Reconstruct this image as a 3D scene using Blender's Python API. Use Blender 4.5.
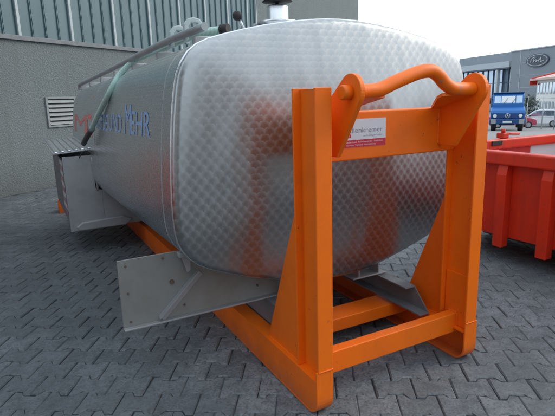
import bpy, bmesh, math, random
from mathutils import Vector, Matrix
random.seed(7)
PI = math.pi
S = bpy.context.scene
COL = S.collection
for o in list(bpy.data.objects):
    bpy.data.objects.remove(o)

# ------------------------------------------------------------------ camera, sky, sun, exposure
cam = bpy.data.cameras.new('camera')
camo = bpy.data.objects.new('camera', cam)
COL.objects.link(camo)
cr = Vector((0.881571, -0.471097, -0.030020))
cu = Vector((0.129204, 0.179638, 0.975211))
cf = Vector((0.454026, 0.863596, -0.219231))
M = Matrix((cr, cu, -cf)).transposed().to_4x4()
M.translation = Vector((-1.106207, -1.743153, 1.504479))
camo.matrix_world = M
cam.sensor_width = 36.0
cam.lens = 36.0 * 487.34 / 555.0
cam.clip_end = 2000
S.camera = camo

SUN_EL, SUN_AZ = math.radians(33), math.radians(102)      # azimuth measured clockwise from +Y
world = bpy.data.worlds.new('World')
S.world = world
world.use_nodes = True
wn = world.node_tree
wn.nodes.clear()
wo = wn.nodes.new('ShaderNodeOutputWorld')
wb = wn.nodes.new('ShaderNodeBackground')
ws = wn.nodes.new('ShaderNodeTexSky')
ws.sky_type = 'NISHITA'
ws.sun_disc = False
ws.sun_elevation = SUN_EL
ws.sun_rotation = SUN_AZ
ws.air_density = 1.0
ws.dust_density = 4.5
ws.ozone_density = 1.5
wb.inputs[1].default_value = 0.15
# thin bright overcast: white towards the horizon, pale blue showing through overhead
wt = wn.nodes.new('ShaderNodeTexCoord')
wsep = wn.nodes.new('ShaderNodeSeparateXYZ'); wn.links.new(wt.outputs['Generated'], wsep.inputs[0])
wr = wn.nodes.new('ShaderNodeValToRGB')
for el, (p_, v_) in zip((wr.color_ramp.elements[0], wr.color_ramp.elements[1], wr.color_ramp.elements.new(0.45)), ((0.0, 0.95), (1.0, 0.25), (0.85, 0.80))):
    el.color = (v_, v_, v_, 1)
wr.color_ramp.elements[0].position = 0.0
wn.links.new(wsep.outputs[2], wr.inputs[0])
wnz = wn.nodes.new('ShaderNodeTexNoise'); wnz.inputs['Scale'].default_value = 2.2; wnz.inputs['Detail'].default_value = 5
wn.links.new(wt.outputs['Generated'], wnz.inputs['Vector'])
wm = wn.nodes.new('ShaderNodeMath'); wm.operation = 'MULTIPLY_ADD'; wm.inputs[1].default_value = 0.5; wm.inputs[2].default_value = -0.25
wn.links.new(wnz.outputs['Fac'], wm.inputs[0])
wa = wn.nodes.new('ShaderNodeMath'); wa.operation = 'ADD'; wa.use_clamp = True
wn.links.new(wr.outputs[0], wa.inputs[0]); wn.links.new(wm.outputs[0], wa.inputs[1])
wx = wn.nodes.new('ShaderNodeMix'); wx.data_type = 'RGBA'
wn.links.new(wa.outputs[0], wx.inputs[0]); wn.links.new(ws.outputs[0], wx.inputs[6])
wx.inputs[7].default_value = (6.6, 7.5, 8.4, 1)
wn.links.new(wx.outputs[2], wb.inputs[0])
wn.links.new(wb.outputs[0], wo.inputs[0])
sun = bpy.data.lights.new('sun', 'SUN')
sun.energy = 1.1
sun.angle = math.radians(30)
sun.color = (1.0, 0.90, 0.76)
suno = bpy.data.objects.new('sun', sun)
COL.objects.link(suno)
sd = Vector((math.sin(SUN_AZ) * math.cos(SUN_EL), math.cos(SUN_AZ) * math.cos(SUN_EL), math.sin(SUN_EL)))
suno.rotation_euler = sd.to_track_quat('Z', 'Y').to_euler()
suno.location = (0, -10, 20)
S.view_settings.view_transform = 'Standard'
S.view_settings.look = 'None'
S.view_settings.exposure = 0.36
S.view_settings.gamma = 1.0
S.render.engine = 'CYCLES'

# ------------------------------------------------------------------ node helpers
class N:
    def __init__(self, name):
        self.m = bpy.data.materials.new(name)
        self.m.use_nodes = True
        self.t = self.m.node_tree
        self.b = self.t.nodes['Principled BSDF']
    def new(self, ty, **kw):
        n = self.t.nodes.new(ty)
        for k, v in kw.items():
            setattr(n, k, v)
        return n
    def link(self, a, b):
        self.t.links.new(a, b)
    def put(self, sock, v):
        if hasattr(v, 'is_output'):
            self.link(v, sock)
        else:
            sock.default_value = v
    def math(self, op, a, b=None, c=None):
        n = self.new('ShaderNodeMath', operation=op)
        self.put(n.inputs[0], a)
        if b is not None: self.put(n.inputs[1], b)
        if c is not None: self.put(n.inputs[2], c)
        return n.outputs[0]
    def obj(self):
        return self.new('ShaderNodeTexCoord').outputs['Object']
    def pos(self):
        return self.new('ShaderNodeNewGeometry').outputs['Position']
    def scale(self, v, s):
        n = self.new('ShaderNodeVectorMath', operation='MULTIPLY')
        self.link(v, n.inputs[0]); n.inputs[1].default_value = s
        return n.outputs[0]
    def noise(self, vec, scale, detail=4, rough=0.55):
        n = self.new('ShaderNodeTexNoise')
        if vec is not None: self.link(vec, n.inputs['Vector'])
        n.inputs['Scale'].default_value = scale
        n.inputs['Detail'].default_value = detail
        n.inputs['Roughness'].default_value = rough
        return n.outputs['Fac']
    def ramp(self, fac, *stops):
        n = self.new('ShaderNodeValToRGB')
        e = n.color_ramp.elements
        while len(e) < len(stops): e.new(0.5)
        for el, (p, c) in zip(e, stops):
            el.position = p
            el.color = c if len(c) == 4 else (*c, 1)
        self.put(n.inputs[0], fac)
        return n.outputs[0]
    def mix(self, fac, a, b, blend='MIX'):
        n = self.new('ShaderNodeMix', data_type='RGBA', blend_type=blend)
        self.put(n.inputs[0], fac)
        for s, v in ((n.inputs[6], a), (n.inputs[7], b)):
            self.put(s, v if hasattr(v, 'is_output') or len(v) == 4 else (*v, 1))
        return n.outputs[2]
    def bump(self, h, strength, dist=0.01, normal=None):
        n = self.new('ShaderNodeBump')
        n.inputs['Strength'].default_value = strength
        n.inputs['Distance'].default_value = dist
        self.link(h, n.inputs['Height'])
        if normal: self.link(normal, n.inputs['Normal'])
        self.link(n.outputs[0], self.b.inputs['Normal'])
        return n.outputs[0]
    def col(self, v): self.put(self.b.inputs['Base Color'], v if hasattr(v, 'is_output') or len(v) == 4 else (*v, 1))
    def rough(self, v): self.put(self.b.inputs['Roughness'], v)
    def metal(self, v): self.put(self.b.inputs['Metallic'], v)

def paint(name, c, rough=0.4, dirt=0.25, dirtc=(0.12, 0.09, 0.06), metal=0.0, bump=0.08, sc=6.0, coat=0.0, chips=0, rub=None, streak=0):
    n = N(name)
    p = n.pos()
    big = n.noise(p, sc, 6, 0.6)
    fine = n.noise(p, sc * 22, 3, 0.6)
    d = n.math('MULTIPLY', n.ramp(big, (0.45, (0, 0, 0)), (0.75, (1, 1, 1))), dirt)
    c2 = n.mix(n.math('MULTIPLY', fine, 0.22), c, tuple(x * 0.7 for x in c))
    c3 = n.mix(d, c2, dirtc)
    if chips:
        ch = n.noise(p, 26, 5, 0.75)
        c3 = n.mix(n.ramp(ch, (chips, (0, 0, 0)), (chips + 0.025, (1, 1, 1))), c3, (0.10, 0.045, 0.025))
        rubs = n.noise(n.scale(p, (4, 4, 26)), 5, 4, 0.7)
        c3 = n.mix(n.math('MULTIPLY', n.ramp(rubs, (0.66, (0, 0, 0)), (0.74, (1, 1, 1))), 0.35), c3, tuple(min(1, x * 0.5 + 0.12) for x in c))
        sz = n.new('ShaderNodeSeparateXYZ'); n.link(p, sz.inputs[0])
        foot_ = n.math('MULTIPLY', n.ramp(n.math('ADD', sz.outputs[2], n.math('MULTIPLY', n.noise(p, 9, 5, 0.7), 0.16)), (0.07, (1, 1, 1)), (0.20, (0, 0, 0))), 0.45)
        c3 = n.mix(foot_, c3, (0.11, 0.085, 0.065))     # road grime splashed over the feet
    if streak:
        sk_ = n.noise(n.scale(p, (7, 7, 0.7)), 1.0, 5, 0.65)
        c3 = n.mix(n.math('MULTIPLY', n.ramp(sk_, (0.50, (0, 0, 0)), (0.72, (1, 1, 1))), streak), c3, (0.16, 0.03, 0.02))
    if rub:
        sx_ = n.new('ShaderNodeSeparateXYZ'); n.link(p, sx_.inputs[0])
        m_ = None
        for x0, wd in rub:
            d_ = n.math('DIVIDE', n.math('ABSOLUTE', n.math('SUBTRACT', sx_.outputs[0], x0)), wd)
            k_ = n.ramp(n.math('ADD', d_, n.math('MULTIPLY', n.noise(p, 45, 5, 0.75), 1.6)), (0.70, (1, 1, 1)), (0.98, (0, 0, 0)))
            m_ = k_ if m_ is None else n.math('MAXIMUM', m_, k_)
        c3 = n.mix(m_, c3, (0.34, 0.20, 0.17))
    n.col(c3)
    n.rough(n.math('ADD', n.math('MULTIPLY', big, 0.25), rough - 0.1))
    n.metal(metal)
    n.b.inputs['Specular IOR Level'].default_value = 0.5 if metal else 0.42
    n.b.inputs['Coat Weight'].default_value = coat
    if bump: n.bump(fine, bump, 0.004)
    return n.m

# ------------------------------------------------------------------ mesh helpers
class MB:
    """collects shapes into one bmesh"""
    def __init__(self): self.bm = bmesh.new()
    def box(self, x0, x1, y0, y1, z0, z1, bev=0.0, seg=2, mat=None):
        g = bmesh.ops.create_cube(self.bm, size=1)
        vs = g['verts']
        for v in vs:
            v.co = Vector(((x0 + x1) / 2 + v.co.x * (x1 - x0), (y0 + y1) / 2 + v.co.y * (y1 - y0), (z0 + z1) / 2 + v.co.z * (z1 - z0)))
            if mat is not None: v.co = mat @ v.co
        if bev:
            es = list({e for v in vs for e in v.link_edges})
            bmesh.ops.bevel(self.bm, geom=es, offset=bev, segments=seg, affect='EDGES', profile=0.5)
        return self
    def prism(self, pts, axis, a, b, bev=0.0):
        """polygon pts (2d) extruded along axis between a and b; axis x: pts=(y,z); y: pts=(x,z); z: pts=(x,y)"""
        def mk(p, t):
            return {'x': (t, p[0], p[1]), 'y': (p[0], t, p[1]), 'z': (p[0], p[1], t)}[axis]
        A = [self.bm.verts.new(mk(p, a)) for p in pts]
        B = [self.bm.verts.new(mk(p, b)) for p in pts]
        n = len(pts)
        fs = [self.bm.faces.new(A), self.bm.faces.new(B[::-1])]
        for i in range(n):
            fs.append(self.bm.faces.new((A[i], A[(i + 1) % n], B[(i + 1) % n], B[i])))
        bmesh.ops.recalc_face_normals(self.bm, faces=fs)
        if bev:
            es = list({e for f in fs[:2] for e in f.edges})
            bmesh.ops.bevel(self.bm, geom=es, offset=bev, segments=2, affect='EDGES', profile=0.5)
        return self
    def tube(self, path, r, seg=12, cap=True):
        path = [Vector(p) for p in path]
        rings = []
        prev = None
        for i, p in enumerate(path):
            t = (path[min(i + 1, len(path) - 1)] - path[max(i - 1, 0)]).normalized()
            if prev is None:
                up = Vector((0, 0, 1)) if abs(t.z) < 0.9 else Vector((1, 0, 0))
                s = t.cross(up).normalized()
            else:
                s = (prev - t * prev.dot(t)).normalized()
            prev = s
            u = s.cross(t)
            rr = r[i] if isinstance(r, (list, tuple)) else r
            rings.append([self.bm.verts.new(p + (s * math.cos(2 * PI * k / seg) + u * math.sin(2 * PI * k / seg)) * rr) for k in range(seg)])
        for a, b in zip(rings, rings[1:]):
            for k in range(seg):
                f = self.bm.faces.new((a[k], a[(k + 1) % seg], b[(k + 1) % seg], b[k])); f.smooth = True
        if cap:
            self.bm.faces.new(rings[0][::-1]); self.bm.faces.new(rings[-1])
        return self
    def lathe(self, prof, cx, cy, seg=24):
        rings = [[self.bm.verts.new((cx + r * math.cos(2 * PI * k / seg), cy + r * math.sin(2 * PI * k / seg), z)) for k in range(seg)] for r, z in prof]
        for a, b in zip(rings, rings[1:]):
            for k in range(seg):
                f = self.bm.faces.new((a[k], a[(k + 1) % seg], b[(k + 1) % seg], b[k])); f.smooth = True
        self.bm.faces.new(rings[0][::-1]); self.bm.faces.new(rings[-1])
        return self
    def ball(self, c, r):
        g = bmesh.ops.create_uvsphere(self.bm, u_segments=14, v_segments=9, radius=r, matrix=Matrix.Translation(c))
        for v in g['verts']:
            for f in v.link_faces: f.smooth = True
        return self
    def build(self, name, mat, parent=None, smooth=False):
        me = bpy.data.meshes.new(name)
        bmesh.ops.recalc_face_normals(self.bm, faces=self.bm.faces)
        if parent is not None:
            off = ORIGIN.get(parent)
            if off is not None: bmesh.ops.translate(self.bm, verts=self.bm.verts, vec=-off)
        self.bm.to_mesh(me); self.bm.free()
        if smooth:
            for p in me.polygons: p.use_smooth = True
        if mat: me.materials.append(mat)
        o = bpy.data.objects.new(name, me)
        COL.objects.link(o)
        if parent is not None: o.parent = parent
        return o

ORIGIN = {}
def thing(name, label, cat, loc=(0, 0, 0), rz=0, group=None, world=True):
    """Empty at the base of a thing; with world=True its parts are given in world coordinates"""
    o = bpy.data.objects.new(name, None)
    COL.objects.link(o)
    o.location = loc
    o.rotation_euler = (0, 0, rz)
    o.empty_display_size = 0.2
    o['label'] = label; o['category'] = cat
    if group: o['group'] = group
    if world: ORIGIN[o] = Vector(loc)
    return o
def sub(o, like):
    ORIGIN[o] = ORIGIN.get(like)
    return o
def tag(o, label, cat, group=None):
    o['label'] = label; o['category'] = cat
    if group: o['group'] = group
    return o
def raw(name, verts, faces, mat, parent=None, smooth=False):
    me = bpy.data.meshes.new(name)
    me.from_pydata(verts, [], faces)
    me.update()
    if smooth:
        for p in me.polygons: p.use_smooth = True
    if mat: me.materials.append(mat)
    o = bpy.data.objects.new(name, me)
    COL.objects.link(o)
    if parent is not None: o.parent = parent
    return o

# ------------------------------------------------------------------ materials
ORANGE = paint('orange_paint', (0.93, 0.168, 0.001), 0.46, 0.22, (0.42, 0.075, 0.01), bump=0.12, sc=5, chips=0.665)
HOOKP = paint('rubbed_orange_paint', (0.93, 0.168, 0.001), 0.42, 0.22, (0.42, 0.075, 0.01), bump=0.12, sc=5, chips=0.665, rub=((0.655, 0.035), (0.775, 0.045), (0.20, 0.02)))
RED = paint('red_skip_paint', (0.64, 0.030, 0.006), 0.42, 0.40, (0.26, 0.02, 0.02), bump=0.06, sc=3, chips=0.655, streak=0.5)
GALV = paint('galvanised_steel', (0.36, 0.37, 0.38), 0.5, 0.40, (0.22, 0.23, 0.24), metal=0.35, bump=0.06, sc=9)
PLATE = paint('dull_aluminium_plate', (0.255, 0.26, 0.25), 0.5, 0.55, (0.19, 0.165, 0.13), metal=0.2, bump=0.05, sc=7)
GREYSTEEL = paint('grey_primed_steel', (0.17, 0.185, 0.20), 0.55, 0.4, (0.08, 0.08, 0.08), metal=0.1, bump=0.06, sc=8)
DARK = paint('black_rubber', (0.018, 0.018, 0.02), 0.6, 0.2, (0.05, 0.05, 0.05), bump=0.05)
WHITE = paint('white_paint', (0.72, 0.73, 0.74), 0.5, 0.15, (0.4, 0.4, 0.38), bump=0.0)
BOLT = paint('rusty_bolt', (0.16, 0.12, 0.09), 0.6, 0.5, (0.10, 0.04, 0.02), metal=0.4)
SILVER = paint('bright_steel', (0.75, 0.76, 0.78), 0.25, 0.1, (0.4, 0.4, 0.4), metal=0.95, bump=0.02)
CHIP = paint('worn_primer', (0.45, 0.30, 0.24), 0.6, 0.5, (0.25, 0.2, 0.2))
def flat(name, c, rough=0.5, metal=0.0):
    n = N(name); n.col(c); n.rough(rough); n.metal(metal); return n.m

def hose_mat():
    n = N('pale_green_hose')
    w = n.new('ShaderNodeTexWave'); w.inputs['Scale'].default_value = 22; w.inputs['Distortion'].default_value = 0.5
    n.link(n.obj(), w.inputs['Vector'])
    n.col(n.mix(w.outputs['Fac'], (0.34, 0.54, 0.48), (0.44, 0.63, 0.57)))
    n.rough(0.35)
    n.b.inputs['Subsurface Weight'].default_value = 0.15
    return n.m
HOSE = hose_mat()
COUPL = paint('dark_coupling', (0.05, 0.06, 0.065), 0.5, 0.3, (0.10, 0.10, 0.10), bump=0)
PIPE = paint('weathered_pipe', (0.36, 0.40, 0.41), 0.45, 0.3, (0.12, 0.12, 0.12), metal=0.5, bump=0.03)

def engine_turned(name, iu, iv, pitch, rough, aniso, bumpk, base, ek=0.42):
    """stainless sheet with overlapping swirl polished discs: hexagonal lattice of circular brush marks"""
    n = N(name)
    sep = n.new('ShaderNodeSeparateXYZ'); n.link(n.pos(), sep.inputs[0])
    U = n.math('DIVIDE', sep.outputs[iu], pitch)
    V = n.math('DIVIDE', sep.outputs[iv], pitch * 1.16)
    def loc(off):
        a = n.math('SUBTRACT', n.math('FRACT', n.math('ADD', U, off)), 0.5)
        b = n.math('SUBTRACT', n.math('FRACT', n.math('ADD', V, off)), 0.5)
        ia = n.math('FLOOR', n.math('ADD', U, off)); ib = n.math('FLOOR', n.math('ADD', V, off))
        return a, b, n.math('SQRT', n.math('ADD', n.math('MULTIPLY', a, a), n.math('MULTIPLY', b, b))), ia, ib
    a1, b1, r1, i1, j1 = loc(0.0)
    a2, b2, r2, i2, j2 = loc(0.5)
    # discs of radius R_ overlap like scales; of two that cover a point the one pressed last lies on top
    R_ = 0.60
    s1 = n.math('ADD', b1, n.math('MULTIPLY', n.math('LESS_THAN', r1, R_), 10.0))
    s2 = n.math('ADD', b2, n.math('MULTIPLY', n.math('LESS_THAN', r2, R_), 10.0))
    pick = n.math('GREATER_THAN', s1, s2)
    def sel(x, y):
        return n.math('ADD', n.math('MULTIPLY', pick, x), n.math('MULTIPLY', n.math('SUBTRACT', 1.0, pick), y))
    du, dv, r = sel(a1, a2), sel(b1, b2), sel(r1, r2)
    comb = n.new('ShaderNodeCombineXYZ')
    n.link(n.math('MULTIPLY', dv, -1.0), comb.inputs[iu]); n.link(du, comb.inputs[iv])
    nm = n.new('ShaderNodeVectorMath', operation='NORMALIZE'); n.link(comb.outputs[0], nm.inputs[0])
    n.link(nm.outputs[0], n.b.inputs['Tangent'])
    n.b.inputs['Anisotropic'].default_value = aniso
    idc = n.new('ShaderNodeCombineXYZ'); n.link(sel(i1, i2), idc.inputs[0]); n.link(sel(j1, j2), idc.inputs[1]); n.link(pick, idc.inputs[2])
    wnz = n.new('ShaderNodeTexWhiteNoise', noise_dimensions='3D'); n.link(idc.outputs[0], wnz.inputs['Vector'])
    big = n.noise(n.pos(), 2.2, 5, 0.6)
    grime = n.noise(n.scale(n.pos(), (6, 6, 1.0)), 1.0, 5, 0.65)
    tone = n.math('ADD', n.math('MULTIPLY', wnz.outputs['Value'], 0.07), n.math('MULTIPLY', big, 0.14))
    edge = n.ramp(r, (0.30, (0, 0, 0)), (0.60, (1, 1, 1)))
    f = n.math('SUBTRACT', n.math('ADD', tone, n.math('MULTIPLY', edge, ek)), 0.1)
    c = n.mix(f, base, tuple(min(1, x * 1.35) for x in base))
    c = n.mix(n.math('MULTIPLY', n.ramp(grime, (0.5, (0, 0, 0)), (0.8, (1, 1, 1))), 0.25), c, (0.42, 0.42, 0.41))
    n.col(c); n.metal(1.0)
    n.rough(n.math('ADD', n.math('ADD', n.math('MULTIPLY', edge, 0.10), rough), n.math('MULTIPLY', big, 0.08)))
    # the polish is flat; only the sheet itself is very slightly wavy
    wavy = n.noise(n.scale(n.pos(), (2.6, 1.0, 0.9) if iu == 0 else (1.0, 1.6, 2.0)), 1.0, 3, 0.5)
    n.bump(wavy, bumpk, 0.05)
    return n.m
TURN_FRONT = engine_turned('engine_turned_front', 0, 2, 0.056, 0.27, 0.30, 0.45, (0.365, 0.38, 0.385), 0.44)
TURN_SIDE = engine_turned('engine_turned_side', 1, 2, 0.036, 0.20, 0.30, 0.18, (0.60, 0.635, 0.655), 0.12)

def stucco():
    n = N('grey_roughcast')
    p = n.obj()
    grain = n.noise(p, 60, 4, 0.8)
    v = n.new('ShaderNodeTexVoronoi'); n.link(p, v.inputs['Vector']); v.inputs['Scale'].default_value = 38
    big = n.noise(p, 0.8, 5, 0.6)
    c = n.mix(n.ramp(grain, (0.40, (0, 0, 0)), (0.60, (1, 1, 1))), (0.050, 0.066, 0.069), (0.225, 0.262, 0.262))
    c = n.mix(n.math('MULTIPLY', big, 0.5), c, (0.24, 0.27, 0.27))
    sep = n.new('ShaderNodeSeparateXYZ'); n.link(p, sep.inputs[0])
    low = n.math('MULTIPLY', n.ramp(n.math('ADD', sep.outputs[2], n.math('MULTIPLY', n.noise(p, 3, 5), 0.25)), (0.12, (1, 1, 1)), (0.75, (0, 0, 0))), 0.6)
    st_ = n.noise(n.scale(p, (5, 5, 0.25)), 1.0, 5, 0.6)
    c = n.mix(n.math('MULTIPLY', n.ramp(st_, (0.48, (0, 0, 0)), (0.72, (1, 1, 1))), 0.35), c, (0.13, 0.145, 0.145))
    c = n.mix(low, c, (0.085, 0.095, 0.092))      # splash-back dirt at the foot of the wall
    n.col(c); n.rough(0.9)
    n.bump(n.math('ADD', grain, n.math('MULTIPLY', v.outputs['Distance'], 0.7)), 0.9, 0.012)
    return n.m
STUCCO = stucco()

def channel_glass():
    n = N('channel_glass')
    oi = n.new('ShaderNodeObjectInfo')
    p = n.pos()
    st = n.noise(n.scale(p, (3, 3, 0.35)), 2.0, 5, 0.6)
    c = n.mix(oi.outputs['Random'], (0.050, 0.108, 0.128), (0.088, 0.155, 0.176))
    c = n.mix(n.math('MULTIPLY', st, 0.45), c, (0.13, 0.19, 0.20))
    n.col(c); n.rough(n.math('ADD', n.math('MULTIPLY', st, 0.2), 0.18))
    n.b.inputs['Specular IOR Level'].default_value = 0.6
    n.bump(n.noise(p, 60, 2), 0.06, 0.005)
    return n.m
CGLASS = channel_glass()
FRAMEG = paint('weathered_white_frame', (0.42, 0.48, 0.49), 0.5, 0.3, (0.3, 0.3, 0.28), sc=4)

def paver_mat(name, individual):
    n = N(name)
    p = n.pos()
    if individual:
        rnd = n.new('ShaderNodeObjectInfo').outputs['Random']
    else:
        rnd = n.new('ShaderNodeAttribute', attribute_name='tone').outputs['Fac']
    c = n.mix(rnd, (0.092, 0.110, 0.122), (0.195, 0.220, 0.236))
    sand = n.noise(p, 150, 6, 0.85)
    c = n.mix(n.math('MULTIPLY', n.ramp(sand, (0.44, (0, 0, 0)), (0.60, (1, 1, 1))), 0.65), c, (0.35, 0.38, 0.40))
    pit = n.noise(p, 75, 4, 0.7)
    c = n.mix(n.math('MULTIPLY', n.ramp(pit, (0.52, (0, 0, 0)), (0.64, (1, 1, 1))), 0.75), c, (0.028, 0.034, 0.040))
    blot = n.noise(p, 13, 6, 0.7)
    c = n.mix(n.math('MULTIPLY', n.ramp(blot, (0.45, (0, 0, 0)), (0.66, (1, 1, 1))), 0.65), c, (0.058, 0.068, 0.075))
    big = n.noise(p, 1.3, 6, 0.68)
    c = n.mix(n.math('MULTIPLY', n.ramp(big, (0.42, (0, 0, 0)), (0.62, (1, 1, 1))), 0.55), c, (0.070, 0.082, 0.090))
    # shade over the left of the yard, painted into the paver colour, ragged border
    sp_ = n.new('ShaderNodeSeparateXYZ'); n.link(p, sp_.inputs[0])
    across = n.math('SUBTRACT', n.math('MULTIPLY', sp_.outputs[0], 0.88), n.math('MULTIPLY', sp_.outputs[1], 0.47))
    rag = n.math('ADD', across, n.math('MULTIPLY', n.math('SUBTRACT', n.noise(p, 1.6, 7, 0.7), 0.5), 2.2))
    left_shade = n.math('MULTIPLY', n.ramp(n.math('MULTIPLY_ADD', rag, 0.5, 1.0), (0.30, (1, 1, 1)), (0.75, (0, 0, 0))), 0.46)
    c = n.mix(left_shade, c, (0.036, 0.050, 0.056))
    n.col(c)
    n.rough(n.math('ADD', n.math('MULTIPLY', blot, 0.35), 0.46))
    n.b.inputs['Specular IOR Level'].default_value = 0.5
    n.bump(n.math('ADD', n.math('SUBTRACT', sand, n.math('MULTIPLY', pit, 1.2)), n.math('MULTIPLY', blot, 1.5)), 0.6, 0.004)
    return n.m
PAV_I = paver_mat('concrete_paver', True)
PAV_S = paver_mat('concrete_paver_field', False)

def ground_mat():
    n = N('joint_sand_and_asphalt')
    p = n.pos()
    d = n.new('ShaderNodeVectorMath', operation='LENGTH'); n.link(p, d.inputs[0])
    far = n.ramp(n.math('MULTIPLY', d.outputs['Value'], 0.05), (0.45, (0, 0, 0)), (0.6, (1, 1, 1)))
    g = n.noise(p, 30, 5, 0.7); b = n.noise(p, 0.4, 5, 0.6)
    sand = n.mix(n.ramp(n.noise(p, 5, 5, 0.6), (0.42, (0, 0, 0)), (0.62, (1, 1, 1))), (0.022, 0.026, 0.030), (0.105, 0.112, 0.114))
    asp = n.mix(b, (0.20, 0.205, 0.205), (0.28, 0.28, 0.275))
    n.col(n.mix(far, sand, n.mix(n.math('MULTIPLY', g, 0.4), asp, (0.15, 0.15, 0.15))))
    n.rough(0.75); n.bump(g, 0.3, 0.01)
    return n.m

# ------------------------------------------------------------------ ground (yard flat, then the road falls away beyond it)
E_DIR = Vector((0.8196, 0.5729))
def ground_z(x, y):
    d = (x + 1.1) * E_DIR.x + (y + 1.74) * E_DIR.y
    t = d - 17.0
    if t <= 0: return 0.0
    return -0.053 * t if t < 32 else -1.696
def axis(lo, hi, fine0, fine1, st):
    a = []
    x = lo
    while x < fine0: a.append(x); x += max(st, (fine0 - x) * 0.25)
    x = fine0
    while x < fine1: a.append(x); x += st
    while x < hi: a.append(x); x += max(st, (x - fine1) * 0.25 + st)
    a.append(hi)
    return a
gx = axis(-600, 900, -10, 60, 2.5); gy = axis(-600, 900, -10, 60, 2.5)
gv = [(x, y, ground_z(x, y)) for y in gy for x in gx]
nx = len(gx)
gf = [(j * nx + i, j * nx + i + 1, (j + 1) * nx + i + 1, (j + 1) * nx + i) for j in range(len(gy) - 1) for i in range(nx - 1)]
ground = raw('ground', gv, gf, ground_mat())
ground['kind'] = 'structure'
# sit the sheet a joint's depth below the paver tops
ground.location.z = -0.012

# ---- interlocking I-shaped pavers, rows square to the view
PITCH, ROWH, GAP, TOP = 0.2035, 0.1555, 0.0029, 0.0
AZ = math.radians(-31.5)
ex = Vector((math.cos(AZ), math.sin(AZ), 0)); ey = Vector((-math.sin(AZ), math.cos(AZ), 0))
h, w, a = ROWH / 2, PITCH / 2, 0.0155
g2 = GAP / 2
def outline(ins):
    hh, ww = h - g2 - ins, w - g2 - ins
    flare = [(-ww, hh + a), (-ww * 0.62, hh + a), (-ww * 0.40, hh - a), (ww * 0.40, hh - a), (ww * 0.62, hh + a), (ww, hh + a)]
    bot = [(x, -y) for x, y in flare[::-1]]
    return flare[::-1] + [(x, -y) for x, y in flare]
def paver_geo(seed):
    rnd = random.Random(seed)
    top = outline(0.0045); rim = outline(0.0)
    jit = [(rnd.gauss(0, 0.0011), rnd.gauss(0, 0.0011)) for _ in rim]
    chip = [0.0 if rnd.random() < 0.8 else rnd.uniform(0.004, 0.010) for _ in rim]
    def pull(p, k):           # towards the middle of the block
        L = math.hypot(*p)
        return (p[0] * (1 - k / L), p[1] * (1 - k / L))
    top = [pull((p[0] + q[0], p[1] + q[1]), c + rnd.uniform(0, 0.002)) for p, q, c in zip(top, jit, chip)]
    rim = [pull((p[0] + q[0], p[1] + q[1]), c * 0.45) for p, q, c in zip(rim, jit, chip)]
    vs = [(x, y, TOP - rnd.uniform(0, 0.0008)) for x, y in top] + [(x, y, TOP - 0.0055 - c * 0.4) for (x, y), c in zip(rim, chip)] + [(x, y, TOP - 0.030) for x, y in rim]
    n = len(top)
    fs = [tuple(range(n))[::-1]]
    for k in range(2):
        for i in range(n):
            fs.append((k * n + i, k * n + (i + 1) % n, (k + 1) * n + (i + 1) % n, (k + 1) * n + i))
    return vs, fs
PV = [paver_geo(k) for k in range(12)]
PM = []
for pvs, pfs in PV:
    pme = bpy.data.meshes.new('paver'); pme.from_pydata(pvs, [], pfs); pme.update()
    bmx = bmesh.new(); bmx.from_mesh(pme); bmesh.ops.recalc_face_normals(bmx, faces=bmx.faces); bmx.to_mesh(pme); bmx.free()
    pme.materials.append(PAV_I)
    PM.append(pme)
W0 = Vector((-1.482, 7.744, 0)); WD = Vector((0.81959, 0.57295, 0)); WN = Vector((0.57295, -0.81959, 0))
C0 = M.translation
cells = []
for j in range(-18, 95):
    for i in range(-60, 60):
        c = ex * ((i + 0.5 * (j % 2)) * PITCH) + ey * (j * ROWH)
        c += Vector((-0.35, -0.75, 0))
        if (c - W0).dot(WN) < 0.12: continue
        dv = c - C0
        zc = dv.dot(cf)
        if zc < 0.4: continue
        px, py = dv.dot(cr) / zc, dv.dot(cu) / zc
        if abs(px) > 0.80 or py < -0.60: continue
        if (c - Vector((C0.x, C0.y, 0))).length > 12.5: continue
        cells.append((zc, c, px, py))
cells.sort(key=lambda t: t[0])
def hidden(c):
    # under the skip or under the tank subframe: not among those that show
    return c.x > 2.75 and c.y < 2.0
near, field = [], []
for zc, c, px, py in cells:
    vis = abs(px) < 0.585 and py > -0.44 and not hidden(c)
    (near if vis and len(near) < 300 else field).append(c)
for c in near:
    o = bpy.data.objects.new('paver', random.choice(PM))
    COL.objects.link(o)
    o.parent = ground
    o.location = (c.x, c.y, random.uniform(-0.0035, 0.0020) + 0.012)
    o.rotation_euler = (random.gauss(0, 0.012), random.gauss(0, 0.012), AZ + random.gauss(0, 0.010) + (PI if random.random() < 0.5 else 0))
fv, ff, ft = [], [], []
for c in field:
    b0 = len(fv)
    pvs, pfs = random.choice(PV)
    m = Matrix.Translation((c.x, c.y, random.uniform(-0.0035, 0.0020))) @ Matrix.Rotation(AZ + random.gauss(0, 0.010), 4, 'Z') @ Matrix.Rotation(random.gauss(0, 0.008), 4, 'X')
    fv += [tuple(m @ Vector(v)) for v in pvs]
    ff += [tuple(b0 + k for k in f) for f in pfs]
    ft += [random.random()] * len(pvs)
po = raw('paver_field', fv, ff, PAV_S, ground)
po.location.z = 0.012
at = po.data.attributes.new('tone', 'FLOAT', 'POINT')
at.data.foreach_set('value', ft)
po['kind'] = 'stuff'

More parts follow.
